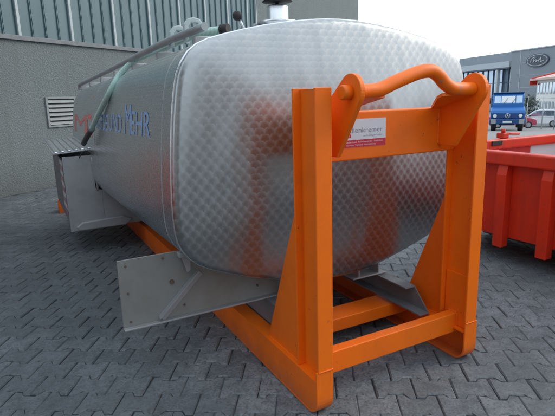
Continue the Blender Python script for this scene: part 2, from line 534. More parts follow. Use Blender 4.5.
# ------------------------------------------------------------------ the factory building on the left
fb = thing('factory_building', 'grey roughcast factory building with a tall band of channel glass behind the tank', 'building', W0, math.atan2(WD.y, WD.x), world=False)
S0, SG, S1 = -6.0, 9.32, 19.72
w_ = MB()
w_.box(S0, SG, 0, 0.35, -1.2, 2.62)
w_.build('lower_wall', STUCCO, fb)
MB().box(SG, S1, 0.002, 7.0, -1.2, 9.5).build('end_wall', STUCCO, fb)
MB().box(S0, SG, 0.0, 7.0, 6.2, 8.2).build('upper_wall', STUCCO, fb)
MB().box(S0, SG, 0.36, 6.9, -1.2, 6.19).build('rear_block', GREYSTEEL, fb)
MB().box(S0, SG - 0.002, -0.05, 0.30, 2.622, 2.70, 0.006).build('sill_flashing', GREYSTEEL, fb)
gs = 0.2835
k = 0
s = 0.835 - gs * 24
plank = None
while s < SG - 0.12:
    if s > S0:
        if (k % 4) == 0:
            wth = 0.055
            MB().box(s - wth / 2, s + wth / 2, 0.02, 0.13, 2.702, 6.2, 0.006).build('mullion', FRAMEG, fb)
            s0_, s1_ = s + wth / 2 + 0.004, s + gs - 0.006
        elif (k % 4) == 3:
            s0_, s1_ = s + 0.006, s + gs - 0.0315
        else:
            s0_, s1_ = s + 0.006, s + gs - 0.006
        s1_ = min(s1_, SG - 0.06)
        b = MB()
        b.box(s0_ + 0.012, s1_ - 0.012, 0.070, 0.080, 2.702, 6.2)
        b.box(s0_, s0_ + 0.011, 0.045, 0.085, 2.702, 6.2)
        b.box(s1_ - 0.011, s1_, 0.045, 0.085, 2.702, 6.2)
        b.build('glass_plank', CGLASS, fb)
    s += gs; k += 1
MB().box(SG - 0.055, SG - 0.003, -0.01, 0.13, 2.702, 6.2, 0.006).build('mullion', FRAMEG, fb)
MB().box(SG - 0.001, SG + 0.04, -0.02, 0.001, 2.2, 9.0).build('downpipe', GREYSTEEL, fb)
# louvred vent in the roughcast
vg = MB()
v0, v1, z0, z1 = 1.13, 1.82, 1.10, 1.66
vg.box(v0, v0 + 0.045, -0.03, -0.001, z0, z1, 0.004); vg.box(v1 - 0.045, v1, -0.03, -0.001, z0, z1, 0.004)
vg.box(v0 + 0.046, v1 - 0.046, -0.03, -0.001, z1 - 0.04, z1, 0.004); vg.box(v0 + 0.046, v1 - 0.046, -0.03, -0.001, z0, z0 + 0.035, 0.004)
VENTC = paint('dusty_vent_paint', (0.24, 0.265, 0.27), 0.6, 0.4, (0.25, 0.26, 0.25), bump=0)
vent = vg.build('vent_grille', VENTC, fb)
MB().box(v0 + 0.046, v1 - 0.046, -0.006, -0.0015, z0 + 0.036, z1 - 0.041).build('backing', DARK, vent)
for i in range(6):
    zc = z0 + 0.075 + i * 0.080
    b = MB()
    b.prism([(-0.034, zc - 0.030), (-0.038, zc - 0.026), (-0.010, zc + 0.026), (-0.007, zc + 0.022)], 'x', v0 + 0.047, v1 - 0.047)
    b.build('louvre_slat', VENTC, vent)

# ------------------------------------------------------------------ the roll-off tank: orange hooklift frame
W = 1.06
tk = thing('tank_container', 'stainless steel tank with swirl-polished front on an orange hook-lift frame', 'tank container', (0.53, 0, 0))
def arc(cy, cz, r, a0, a1, n=8):
    return [(cy + r * math.cos(a0 + (a1 - a0) * i / n), cz + r * math.sin(a0 + (a1 - a0) * i / n)) for i in range(n + 1)]
YR, RH, H = 6.0, 0.19, 1.5445
FW = 0.0835
def lower_strip(off):
    # bottom flange that curls up round the front corner to become the front flange of the post
    R = 0.085 - off
    return arc(0.085, 0.085, R, PI, 1.5 * PI, 8)
for side in (0, 1):
    X = (lambda x: x) if side == 0 else (lambda x: W - x)
    def bx(b, x0, x1, *r, **k):
        a_, b_ = X(x0), X(x1)
        return b.box(min(a_, b_), max(a_, b_), *r, **k)
    # rail: channel with its web outside
    b = MB()
    web = [(0.0125, 0.19)] + [(p[0], p[1]) for p in arc(0.085, 0.085, 0.0735, PI, 1.5 * PI, 8)] + [(YR, 0.0115), (YR, 0.19)]
    b.prism(web, 'x', X(-0.008), X(0.004))
    outer, inner = lower_strip(0), lower_strip(0.0115)
    strip = [(0.0, 0.24)] + outer + [(YR, 0.0), (YR, 0.0112)] + inner[::-1] + [(0.0115, 0.24)]
    b.prism(strip, 'x', X(-0.010), X(FW), 0.0025)
    bx(b, 0.004, FW, 0.013, YR, 0.179, 0.190)
    b.build('rail', ORANGE, tk)
    # post: H section
    b = MB()
    bx(b, 0.0, FW, 0.0, 0.013, 0.2405, H, bev=0.003)
    bx(b, 0.0, FW, 0.184, 0.196, 0.1905, H, bev=0.002)
    bx(b, 0.037, 0.046, 0.0131, 0.1839, 0.1905, H - 0.004)
    b.build('post', ORANGE, tk)
    # doubler plate low on the inner side of the web
    b = MB()
    bx(b, 0.0465, 0.056, 0.016, 0.181, 0.1915, 0.507, bev=0.003)
    b.build('doubler_plate', ORANGE, tk)
    # triangular gusset behind the post
    b = MB()
    gx0, gx1 = (0.020, 0.031)
    b.prism([(0.197, 1.04), (0.197, 0.1905), (0.552, 0.1905)], 'x', X(gx0), X(gx1), 0.002)
    b.build('gusset', ORANGE, tk)
    # lug that carries the hook bar
    c_, r_ = (-0.035, 1.522), 0.076
    a0 = math.radians(212); a1 = math.radians(50)
    circ = [(c_[0] + r_ * math.cos(t), c_[1] + r_ * math.sin(t)) for t in [a0 - (a0 - a1) * i / 18 for i in range(19)]]
    prof = [(0.062, 1.238)] + circ + [(0.1748, 1.448), (0.1748, 1.238)]
    b = MB()
    b.prism(prof, 'x', X(0.150), X(0.174), 0.003)
    lug = sub(b.build('lug', ORANGE, tk), tk)
    b = MB()
    b.tube([(X(0.149), -0.035, 1.520), (X(0.112), -0.035, 1.520), (X(0.106), -0.035, 1.520)], [0.031, 0.031, 0.026], 20)
    b.build('pin', ORANGE, lug)
# cross members
MB().box(0.0465, 1.0135, 0.175, 0.2595, 1.200, 1.434, 0.008, 3).build('upper_crossbar', ORANGE, tk)
MB().box(0.0565, 1.0035, 0.088, 0.148, 0.150, 0.268, 0.006, 3).build('lower_crossbar', ORANGE, tk)
MB().box(0.005, 1.055, 0.535, 0.70, 0.095, 0.1785, 0.006, 3).build('second_crossbar', ORANGE, tk)
for yy in (1.9, 3.2, 4.5, 5.9):
    MB().box(0.006, 1.054, yy, yy + 0.1, 0.06, 0.178, 0.006).build('rear_crossbar', ORANGE, tk)
# hook bar, a bent round bar with its hump in the middle
def spline(pts, n=8):
    P = [Vector(p) for p in pts]
    out = []
    for i in range(len(P) - 1):
        p0, p1, p2, p3 = P[max(i - 1, 0)], P[i], P[i + 1], P[min(i + 2, len(P) - 1)]
        for k in range(n):
            t = k / n
            out.append(0.5 * ((2 * p1) + (-p0 + p2) * t + (2 * p0 - 5 * p1 + 4 * p2 - p3) * t * t + (-p0 + 3 * p1 - 3 * p2 + p3) * t ** 3))
    out.append(P[-1])
    return out
bar = spline([(0.1745, -0.035, 1.522), (0.235, -0.035, 1.523), (0.31, -0.035, 1.530), (0.392, -0.035, 1.558), (0.49, -0.035, 1.589), (0.56, -0.035, 1.605), (0.615, -0.035, 1.605),
              (0.658, -0.035, 1.584), (0.70, -0.035, 1.549), (0.75, -0.035, 1.527), (0.81, -0.035, 1.522), (0.8855, -0.035, 1.522)])
hb = sub(MB().tube(bar, 0.0315, 20).build('hook_bar', HOOKP, tk), tk)
# worn patches where the hook rubs
wear = [p for p in bar if 0.585 < p.x < 0.645]
# webs that tie the bar to the crossbar
b = MB()
def slab(b, pts, th):
    P = [Vector(p) for p in pts]
    n = (P[1] - P[0]).cross(P[2] - P[0]).normalized() * th / 2
    A = [b.bm.verts.new(p + n) for p in P]; B = [b.bm.verts.new(p - n) for p in P]
    b.bm.faces.new(A); b.bm.faces.new(B[::-1])
    for i in range(len(P)):
        j = (i + 1) % len(P)
        b.bm.faces.new((A[i], A[j], B[j], B[i]))
def on(x, t):          # point on the sloping web plane, t=0 at the bar, t=1 on the crossbar
    return (x, -0.035 + 0.215 * t, 1.500 - 0.067 * t)
b = MB(); slab(b, [on(0.175, 0), on(0.34, 0), on(0.235, 1), on(0.175, 1)], 0.014); b.build('bar_web', ORANGE, tk)
b = MB(); slab(b, [on(0.885, 0), on(0.685, 0), on(0.70, 0.22), on(0.835, 1), on(0.885, 1)], 0.014); b.build('bar_web', ORANGE, tk)

def weld(*pts, r=0.0055):
    P = spline(pts, 14) if len(pts) > 2 else [Vector(pts[0]).lerp(Vector(pts[1]), i / 24) for i in range(25)]
    MB().tube(P, [r * random.uniform(0.75, 1.25) for _ in P], 6).build('weld_bead', ORANGE, tk)
for sgn in (0, 1):
    X = (lambda x: x) if sgn == 0 else (lambda x: W - x)
    weld((X(0.0185), 0.205, 0.191), (X(0.0185), 0.55, 0.191)); weld((X(0.033), 0.205, 0.191), (X(0.033), 0.55, 0.191))
    weld((X(0.0185), 0.197, 0.20), (X(0.0185), 0.197, 1.03)); weld((X(0.033), 0.197, 0.20), (X(0.033), 0.197, 1.03))
    weld((X(0.148), 0.174, 1.242), (X(0.148), 0.174, 1.43)); weld((X(0.176), 0.174, 1.242), (X(0.176), 0.174, 1.43))
    weld((X(0.058), 0.087, 0.155), (X(0.058), 0.087, 0.265)); weld((X(0.058), 0.09, 0.2695), (X(0.058), 0.147, 0.2695))
    weld((X(0.002), -0.001, 0.2402), (X(0.082), -0.001, 0.2402), r=0.0035)
    weld((X(0.0475), 0.174, 1.21), (X(0.0475), 0.174, 1.43))

# ------------------------------------------------------------------ sticker on the crossbar
def text_mesh(txt, size, align='LEFT', bold=0.0):
    cu_ = bpy.data.curves.new('lettering', 'FONT')
    cu_.body = txt; cu_.size = size; cu_.align_x = align; cu_.resolution_u = 3; cu_.offset = bold
    o = bpy.data.objects.new('lettering', cu_)
    COL.objects.link(o)
    dg = bpy.context.evaluated_depsgraph_get()
    me = bpy.data.meshes.new_from_object(o.evaluated_get(dg))
    bpy.data.objects.remove(o)
    vs = [v.co.copy() for v in me.vertices]; fs = [tuple(p.vertices) for p in me.polygons]
    bpy.data.meshes.remove(me)
    return vs, fs
def lettering(parts, mapf, name, mat, parent, bold=0.0):
    """parts: list of (text, u0, v0, width, height): each text is scaled to its own width and cap height"""
    V, F = [], []
    for txt, u0, v0, wd, ht in parts:
        vs, fs = text_mesh(txt, 1.0, 'LEFT', bold)
        if not vs: continue
        x0 = min(v.x for v in vs); x1 = max(v.x for v in vs)
        sx = wd / (x1 - x0); sy = ht / 0.70
        b0 = len(V)
        V += [mapf(u0 + (v.x - x0) * sx, v0 + v.y * sy) for v in vs]
        F += [tuple(b0 + i for i in f) for f in fs]
    off = ORIGIN.get(parent)
    if off is not None: V = [tuple(Vector(v) - off) for v in V]
    return raw(name, V, F, mat, parent)
SX0, SX1, SZ0, SZ1 = 0.235, 0.525, 1.262, 1.397
stick = sub(MB().box(SX0, SX1, 0.1735, 0.17485, SZ0, SZ1).build('sticker', flat('sticker_white', (0.62, 0.66, 0.72), 0.35), tk), tk)
SRED = flat('sticker_red', (0.55, 0.03, 0.06), 0.35); SGREY = flat('sticker_grey', (0.22, 0.24, 0.27), 0.4)
MB().box(SX0 + 0.0005, SX1 - 0.0005, 0.1727, 0.1734, SZ0 + 0.0005, SZ0 + 0.036).build('red_band', SRED, stick)
sm = lambda y: (lambda u, v: (u, y, v))
lettering([('ullenkremer', 0.297, 1.332, 0.208, 0.024)], sm(0.1731), 'sticker_text', SGREY, stick)
lettering([('anhängerbau', 0.385, 1.312, 0.115, 0.009)], sm(0.1731), 'small_text', SGREY, stick)
lettering([('Behälterbau  Fahrzeugbau  Stahlbau', 0.262, 1.284, 0.245, 0.007), ('Service  Verkauf  Vermietung', 0.285, 1.270, 0.175, 0.007)], sm(0.1721), 'band_text', WHITE, stick)
b = MB(); b.prism([(0.262, 1.326), (0.312, 1.326), (0.312, 1.309), (0.262, 1.309), (0.262, 1.314), (0.304, 1.314), (0.304, 1.321), (0.262, 1.321)], 'y', 0.1726, 0.1734)
b.build('sticker_mark', SRED, stick)

# ------------------------------------------------------------------ tank shell
HALF = [(0, .445), (.10, .446), (.18, .452), (.27, .468), (.36, .490), (.46, .516), (.56, .545), (.66, .577), (.75, .612), (.83, .645), (.89, .680), (.935, .720), (.968, .765), (.990, .815), (1.0, .87),
        (1.004, .94), (1.004, 1.02), (1.0, 1.12), (.993, 1.22), (.984, 1.32), (.973, 1.42), (.962, 1.50), (.950, 1.57), (.935, 1.63), (.910, 1.685), (.875, 1.732), (.83, 1.767), (.77, 1.793), (.69, 1.815),
        (.58, 1.842), (.46, 1.866), (.33, 1.887), (.20, 1.902), (.10, 1.910), (0, 1.912)]
RING = HALF[:-1] + [(-x, z) for x, z in HALF[::-1][:-1]]
TC = (0.53, 1.15)
TILT = 0.020
def ring_at(y, shrink=0.0, k=1.0):
    out = []
    n = len(RING)
    for i, (x, z) in enumerate(RING):
        if shrink:
            xa, za = RING[i - 1]; xb, zb = RING[(i + 1) % n]
            tx, tz = xb - xa, zb - za
            L = math.hypot(tx, tz)
            nx_, nz_ = tz / L, -tx / L
            x, z = x - nx_ * shrink, z - nz_ * shrink
        x, z = x * k, TC[1] + (z - TC[1]) * k
        out.append((TC[0] + x, y, z - TILT * max(0, y - 0.57)))
    return out
def loft(rings, name, mat, parent, capA=False, capB=False):
    V = [p for r in rings for p in r]
    n = len(rings[0]); F = []
    for k in range(len(rings) - 1):
        for i in range(n):
            F.append((k * n + i, k * n + (i + 1) % n, (k + 1) * n + (i + 1) % n, (k + 1) * n + i))
    if capA: F.append(tuple(range(n)))
    if capB: F.append(tuple((len(rings) - 1) * n + i for i in range(n))[::-1])
    off = ORIGIN[parent]
    V = [tuple(Vector(v) - off) for v in V]
    o = raw(name, V, F, mat, parent, True)
    bmz = bmesh.new(); bmz.from_mesh(o.data); bmesh.ops.recalc_face_normals(bmz, faces=bmz.faces); bmz.to_mesh(o.data); bmz.free()
    return o
# dished front: tight knuckle round the edge, then a shallow dome
fr = [ring_at(0.565, 0.0)]
kn = 0.040
for i in range(1, 8):
    t = i / 7 * PI / 2 * 0.86
    fr.append(ring_at(0.565 - kn * math.sin(t), kn * (1 - math.cos(t))))
y_k = 0.565 - kn * math.sin(PI / 2 * 0.86)
dome = 0.075
s_k = kn * (1 - math.cos(PI / 2 * 0.86))
for i in range(1, 22):
    q = i / 22
    k_ = 1 - q
    fr.append([(TC[0] + (x - TC[0]) * k_, y_k - dome * (1 - (1 - q) ** 2) , TC[1] + (z - TC[1]) * k_) for x, _, z in ring_at(0.5, s_k)])
loft(fr, 'tank_front', TURN_FRONT, tk, capB=True)
loft([ring_at(y, 0.002) for y in (0.582, 0.75)], 'tank_collar', TURN_SIDE, tk)
loft([ring_at(y) for y in (0.756, 1.1, 1.5, 1.9, 2.3, 2.7, 3.1)], 'tank_shell', TURN_SIDE, tk)
loft([ring_at(y) for y in (3.112, 3.5, 4.0, 4.5, 5.0)] + [ring_at(5.0 + 0.16 * math.sin(t), 0.16 * (1 - math.cos(t))) for t in (0.3, 0.6, 0.9, 1.2)] + [ring_at(5.2, 0.3)], 'tank_rear', TURN_SIDE, tk, capB=True)
def bead(y0, y1, out, name, mat):
    loft([ring_at(y0, 0.003), ring_at(y0 + 0.002, -out), ring_at(y1 - 0.002, -out), ring_at(y1, 0.003)], name, mat, tk)
bead(0.563, 0.584, 0.005, 'edge_ring', SILVER)
bead(0.7500, 0.7560, 0.0010, 'weld_seam', GALV)
bead(3.100, 3.112, 0.002, 'weld_seam', GALV)

def side_x(z, y):
    z = z + TILT * max(0, y - 0.57)
    P = HALF[12:]
    for (xa, za), (xb, zb) in zip(P, P[1:]):
        if za <= z <= zb:
            return TC[0] - (xa + (xb - xa) * (z - za) / (zb - za))
    return TC[0] - 1.0
TB = flat('tank_blue_lettering', (0.22, 0.36, 0.62), 0.45); TR = flat('tank_red_lettering', (0.56, 0.17, 0.16), 0.45)
def on_side(u, v):      # u runs towards the front of the tank
    y = -u
    return (side_x(v, y) - 0.0018, y, v)
lettering([('EHR', -1.485, 1.312, 0.50, 0.145)], on_side, 'side_lettering', TB, tk)
lettering([('M', -1.70, 1.300, 0.20, 0.200)], on_side, 'side_lettering', TB, tk)
lettering([('UND', -2.30, 1.300, 0.50, 0.130)], on_side, 'side_lettering', TB, tk)
lettering([('REISE', -2.98, 1.290, 0.62, 0.128)], on_side, 'side_lettering', TB, tk)
lettering([('M', -4.80, 1.19, 1.15, 0.21), ('H', -3.66, 1.19, 0.40, 0.40)], on_side, 'side_emblem', TR, tk, 0.0)

# ---- saddle plates, feet and grey subframe
def saddle(y, x0, x1, z0, z1, name='support_plate'):
    b = MB()
    b.box(x0, x1, y, y + 0.008, z0 + 0.003, z1, 0.002, 1)
    o = sub(b.build(name, PLATE, tk), tk)
    MB().box(x0, x1, y - 0.034, y - 0.0005, z0 - 0.004, z0 + 0.006, 0.002, 1).build('lip', GALV, o)
    return o
sp = saddle(0.750, -0.735, 0.20, 0.338, 0.715)
for (x, z) in ((-0.695, 0.68), (-0.695, 0.53), (-0.695, 0.37)):
    MB().tube([(x, 0.7495, z), (x, 0.744, z)], 0.006, 8).build('bolt', BOLT, sp)
for (x, z, r) in ((-0.46, 0.548, 0.013), (-0.50, 0.69, 0.007), (0.05, 0.42, 0.007), (-0.40, 0.40, 0.006)):
    MB().tube([(x, 0.7495, z), (x, 0.740, z)], r, 8).build('bolt', BOLT, sp)
# diagonal stiffener, an angle iron
b = MB()
dv_ = Vector((0.235, 0, 0.225)); L_ = dv_.length; ang = math.atan2(dv_.z, dv_.x)
mt = Matrix.Translation((-0.535, 0.745, 0.352)) @ Matrix.Rotation(-ang, 4, 'Y')
b.box(0, L_, -0.004, 0.004, -0.022, 0.022, 0.001, 1, mat=mt)
mt2 = mt @ Matrix.Translation((0, -0.020, 0.019))
b.box(0, L_, -0.016, 0.016, -0.003, 0.003, mat=mt2)
b.build('stiffener', GALV, sp)
# latch at the tank edge
b = MB()
b.box(-0.425, -0.345, 0.690, 0.742, 0.690, 0.716, 0.004)
b.tube([(-0.40, 0.71, 0.717), (-0.402, 0.71, 0.80), (-0.405, 0.712, 0.835)], 0.009, 8)
b.box(-0.412, -0.395, 0.70, 0.718, 0.72, 0.80, 0.003)
b.prism([(-0.405, 0.690), (-0.352, 0.690), (-0.356, 0.600), (-0.376, 0.588)], 'y', 0.732, 0.741)
b.build('latch', GALV, sp)
def foot(xa, xb, zf):
    b = MB()
    b.box(xa - 0.05, xb + 0.06, 0.66, 0.80, zf - 0.010, zf, 0.002, 1)
    b.box(xa, xa + 0.010, 0.672, 0.80, zf + 0.0005, zf + 0.16)
    b.box(xb, xb + 0.010, 0.672, 0.80, zf + 0.0005, zf + 0.18)
    b.box(xa + 0.011, xb - 0.001, 0.765, 0.775, zf + 0.0005, zf + 0.14)
    b.build('foot', GALV, tk)
foot(0.185, 0.29, 0.320)
foot(0.745, 0.905, 0.352)
# longitudinal subframe channels standing on the rails
for side in (0, 1):
    X = (lambda x: x) if side == 0 else (lambda x: W - x)
    b = MB()
    prof = [(0.270, 0.200), (5.6, 0.200), (5.6, 0.338), (0.40, 0.338)]
    b.prism(prof, 'x', X(0.086), X(0.094))
    f1 = [(0.270, 0.200), (5.6, 0.200), (5.6, 0.208), (0.276, 0.208)]
    b.prism(f1, 'x', X(0.0945), X(0.165))
    f2 = [(0.40, 0.338), (5.6, 0.338), (5.6, 0.330), (0.394, 0.330)]
    b.prism(f2, 'x', X(0.0945), X(0.165))
    b.build('subframe_channel', GREYSTEEL, tk)

# ---- rear support with the storage locker on the left
rp = MB()
rp.prism([(-0.735, 0.235), (-0.395, 0.235), (-0.395, 0.640), (-0.452, 0.652), (-0.455, 1.0), (-0.735, 1.005)], 'y', 3.500, 3.509, 0.002)
rp = sub(rp.build('locker_panel', GALV, tk), tk)
MB().box(-0.394, 0.06, 3.500, 3.509, 0.250, 0.640, 0.002, 1).build('support_plate', GALV, tk)
b = MB(); b.prism([(-0.66, 0.245), (-0.20, 0.245), (-0.12, 0.30), (-0.22, 0.345), (-0.62, 0.33), (-0.68, 0.285)], 'y', 3.455, 3.498, 0.01)
b.build('step_pocket', GALV, rp)
lk = MB()
lk.box(-0.735, -0.727, 3.512, 4.95, 0.33, 0.97); lk.box(-0.726, -0.46, 4.94, 4.948, 0.33, 0.97); lk.box(-0.726, -0.46, 3.512, 4.938, 0.33, 0.338)
lk = sub(lk.build('storage_locker', GREYSTEEL, tk), tk)
MB().box(-0.4595, -0.37, 3.60, 3.606, 0.58, 1.02).build('gap_dark_sheet', DARK, lk)  # black sheet that paints the gap beside the panel dark
MB().box(-0.726, -0.52, 3.62, 3.66, 0.90, 0.985, 0.004).build('inner_lip', DARK, lk)
for i in range(10):
    MB().box(-0.7385, -0.7355, 3.56 + 0.02, 3.56 + 0.32, 0.40 + i * 0.056, 0.40 + i * 0.056 + 0.050).build('reflector', flat('reflector_white', (0.5, 0.5, 0.54), 0.3) if i % 2 else flat('reflector_red', (0.26, 0.10, 0.13), 0.3), lk)
LT = Matrix.Translation((-0.42, 3.50, 1.055)) @ Matrix.Rotation(math.radians(-4), 4, 'Y') @ Matrix.Rotation(math.radians(1.5), 4, 'X')
lid = MB()
lid.box(-0.39, 0, 0, 1.45, 0, 0.012, 0.003, 1, mat=LT)
lid = sub(lid.build('locker_lid', GALV, tk), tk)
for i in range(6):
    MB().box(-0.375 + i * 0.062, -0.375 + i * 0.062 + 0.030, 0.01, 1.44, 0.0125, 0.026, 0.005, 1, mat=LT).build('lid_rib', SILVER, lid)
MB().box(-0.415, -0.30, 3.1, 4.9, 1.045, 1.075, 0.004, 1, mat=Matrix.Translation((0, 0, 0))).build('side_shelf', GALV, tk)
b = MB(); b.tube(spline([(-0.58, 3.46, 0.985), (-0.55, 3.44, 1.04), (-0.50, 3.46, 1.045), (-0.45, 3.49, 1.0)], 5), 0.006, 6)
b.build('locker_handle', DARK, lk)
b = MB(); b.tube([(-0.47, 3.4, 0.99), (-0.46, 3.35, 0.86), (-0.455, 3.32, 0.66)], 0.010, 8); b.build('stay_rod', GALV, tk)

# ---- top fittings: rail pipe, hose cradles, vent, valve lever
b = MB()
pipe = [(-0.215, 0.66, 1.862), (-0.245, 1.4, 1.852), (-0.27, 3.0, 1.806), (-0.285, 5.0, 1.762), (-0.29, 5.2, 1.752), (-0.30, 5.24, 1.70)]
b.tube(spline(pipe, 5), 0.021, 12); tp = sub(b.build('side_pipe', PIPE, tk), tk)
for y in (0.8, 1.5, 2.2, 2.9, 3.6, 4.3, 5.0):
    zz = 1.86 - 0.0232 * (y - 0.66); xx = -0.215 - 0.018 * (y - 0.66)
    MB().box(xx - 0.012, xx + 0.10, y - 0.02, y + 0.02, zz - 0.075, zz - 0.024, 0.004, 1).build('pipe_bracket', GALV, tk)
def cradle(x, y, z):
    b = MB()
    pts = [(-0.062, z - 0.075), (-0.035, z - 0.06), (-0.033, z + 0.012), (-0.018, z + 0.030), (0.018, z + 0.030), (0.033, z + 0.012), (0.035, z - 0.045), (0.060, z - 0.045), (0.058, z + 0.022), (0.034, z + 0.052), (0.0, z + 0.060), (-0.034, z + 0.052), (-0.058, z + 0.022)]
    b.prism([(x + p[0], p[1]) for p in pts], 'y', y, y + 0.03, 0.006)
    b.build('hose_cradle', FRAMEG, tk)
cradle(-0.165, 0.96, 1.893); cradle(-0.170, 1.22, 1.886)
b = MB()
b.lathe([(0.10, 1.890), (0.10, 1.955), (0.125, 1.960), (0.125, 1.972), (0.07, 1.974), (0.068, 1.977), (0.068, 2.060), (0.062, 2.065)], 0.43, 1.10)
dv1 = sub(b.build('breather_valve', SILVER, tk), tk)
MB().lathe([(0.012, 2.066), (0.012, 2.085), (0.095, 2.090), (0.02, 2.15), (0.012, 2.26)], 0.43, 1.10).build('valve_cap', DARK, dv1)
b = MB(); b.box(0.27, 0.30, 1.12, 1.18, 1.88, 1.935, 0.006); b.tube([(0.285, 1.15, 1.935), (0.29, 1.15, 1.955), (0.335, 1.15, 1.955)], 0.010, 8); b.build('pipe_fitting', GALV, tk)
b = MB(); b.tube([(0.245, 1.15, 1.89), (0.19, 1.16, 1.995)], 0.009, 8); lv = sub(b.build('valve_lever', SILVER, tk), tk)
MB().ball((0.183, 1.162, 2.006), 0.030).build('knob', DARK, lv)

# ---- the loose suction hose hung over the side (lies in its cradles: a thing of its own)
hs = thing('suction_hose', 'pale green suction hose hanging over the left side of the tank', 'hose', (-0.2, 1.0, 1.8))
hp = spline([(-0.066, 0.82, 1.870), (-0.105, 0.88, 1.869), (-0.148, 0.99, 1.868), (-0.157, 1.25, 1.861), (-0.170, 1.55, 1.852), (-0.185, 1.95, 1.843), (-0.245, 2.20, 1.810), (-0.335, 2.27, 1.725), (-0.395, 2.27, 1.64), (-0.440, 2.36, 1.545), (-0.478, 2.72, 1.39), (-0.505, 2.93, 1.285)], 7)
hs1 = MB().tube(hp, 0.022, 14).build('hose', HOSE, hs)
MB().tube([(-0.070, 0.815, 1.870), (-0.052, 0.795, 1.870), (-0.040, 0.780, 1.870)], [0.029, 0.030, 0.029], 14).build('end_cap', DARK, hs)
MB().tube(spline([(-0.504, 2.925, 1.287), (-0.518, 3.03, 1.24), (-0.533, 3.17, 1.185), (-0.545, 3.26, 1.14)], 5), 0.025, 14).build('hose_coupling', COUPL, hs)
MB().tube([(-0.502, 2.91, 1.295), (-0.507, 2.95, 1.278)], 0.029, 14).build('hose_clamp', GREYSTEEL, hs)

# amber chock beyond the locker
b = MB(); b.prism([(5.70, 0.0), (5.95, 0.0), (5.95, 0.05), (5.78, 0.19), (5.70, 0.19)], 'x', -0.70, -0.56, 0.008)
tag(b.build('wheel_chock', ORANGE), 'small orange wedge on the ground behind the storage locker', 'chock')

# ------------------------------------------------------------------ red skip on the right
sk = thing('open_skip', 'large red open-top skip standing on the right beside the orange frame', 'skip', (3.8, -0.8, 0))
SY0, SY1 = -3.7, 1.93
def inside_mat():
    n = N('worn_skip_interior')
    p = n.pos()
    sx_ = n.new('ShaderNodeSeparateXYZ'); n.link(p, sx_.inputs[0])
    e1 = n.math('ADD', n.math('MULTIPLY', n.math('SUBTRACT', sx_.outputs[0], 3.95), 1.3), n.math('MULTIPLY', n.noise(p, 3.0, 6, 0.65), 0.9))
    e2 = n.math('SUBTRACT', e1, n.math('MULTIPLY', n.math('SUBTRACT', sx_.outputs[2], 0.55), 1.0))
    f = n.ramp(e2, (0.28, (0, 0, 0)), (0.42, (1, 1, 1)))
    n.col(n.mix(f, (0.42, 0.020, 0.018), (0.52, 0.53, 0.54)))
    n.rough(0.6)
    return n.m
INS = inside_mat()
b = MB(); b.box(2.640, 2.652, SY0, SY1 - 0.005, 0.235, 0.90); b.build('side_panel', RED, sk)
b = MB(); b.box(4.99, 5.0, SY0, SY1 - 0.005, 0.235, 0.90); b.build('side_panel', RED, sk)
b = MB(); b.box(2.653, 4.989, SY1 - 0.06, SY1 - 0.05, 0.235, 0.90); b.build('end_panel', INS, sk)
b = MB(); b.box(2.653, 4.989, SY0, SY0 + 0.01, 0.235, 0.90); b.build('end_panel', RED, sk)
b = MB(); b.box(2.653, 4.989, SY0 + 0.011, SY1 - 0.061, 0.235, 0.25); b.build('floor_plate', INS, sk)
b = MB(); b.box(2.545, 2.66, SY0, SY1, 0.885, 1.0, 0.018, 3); b.build('top_rim', RED, sk)
b = MB(); b.box(4.98, 5.09, SY0, SY1, 0.885, 1.0, 0.018, 3); b.build('top_rim', RED, sk)
b = MB(); b.box(2.6605, 4.979, SY1 - 0.10, SY1 - 0.003, 0.888, 0.997, 0.018, 3); b.build('top_rim', RED, sk)
b = MB(); b.box(2.6605, 4.979, SY0 + 0.003, SY0 + 0.10, 0.888, 0.997, 0.018, 3); b.build('top_rim', RED, sk)
y = 1.04
while y > SY0:
    b = MB()
    b.prism([(2.639, 0.884), (2.575, 0.884), (2.555, 0.80), (2.555, 0.155), (2.639, 0.155)], 'y', y - 0.048, y + 0.048, 0.006)
    b.build('side_rib', RED, sk)
    y -= 0.415
b = MB(); b.prism([(2.639, 0.884), (2.575, 0.884), (2.555, 0.80), (2.555, 0.155), (2.639, 0.155)], 'y', 1.41, 1.51, 0.006); b.build('side_rib', RED, sk)
for x in (3.27, 4.33):
    b = MB(); b.box(x - 0.04, x + 0.04, SY0 + 0.02, SY1 - 0.2, 0.02, 0.234); b.build('runner', GREYSTEEL, sk)
b = MB(); b.box(2.60, 2.72, 0.16, 0.30, 0.06, 0.234, 0.01); b.tube([(2.58, 0.23, 0.11), (2.74, 0.23, 0.11)], 0.09, 16); b.build('roller', RED, sk)
b = MB(); b.box(3.62, 3.72, SY1 - 0.07, SY1 + 0.02, 0.998, 1.06, 0.01); b.tube([(3.67, SY1 - 0.02, 1.05), (3.97, SY1 - 0.01, 1.03)], 0.014, 8); b.tube([(3.67, SY1 - 0.03, 1.06), (3.67, SY1 - 0.03, 1.10)], 0.022, 8)
b.build('latch_handle', RED, sk)
b = MB(); b.box(3.40, 3.56, SY1 - 0.115, SY1 - 0.101, 0.935, 0.985, 0.004); b.build('latch_plate', DARK, sk)

def dup(root, loc, label):
    r = root.copy(); COL.objects.link(r); r.location = loc; r['label'] = label
    r.rotation_euler = (0, 0, math.radians(-55.04))
    for ch in list(root.children):
        c = ch.copy(); COL.objects.link(c); c.parent = r
    return r
sk['group'] = 'red skips in the yard'
dup(sk, (-4.548, 3.526, 0), 'red skip by the roughcast wall on the left, mirrored in the side of the tank')

def mk_window(_c=[]):
    if not _c: _c.append(flat('dark_window', (0.05, 0.06, 0.07), 0.1))
    return _c[0]
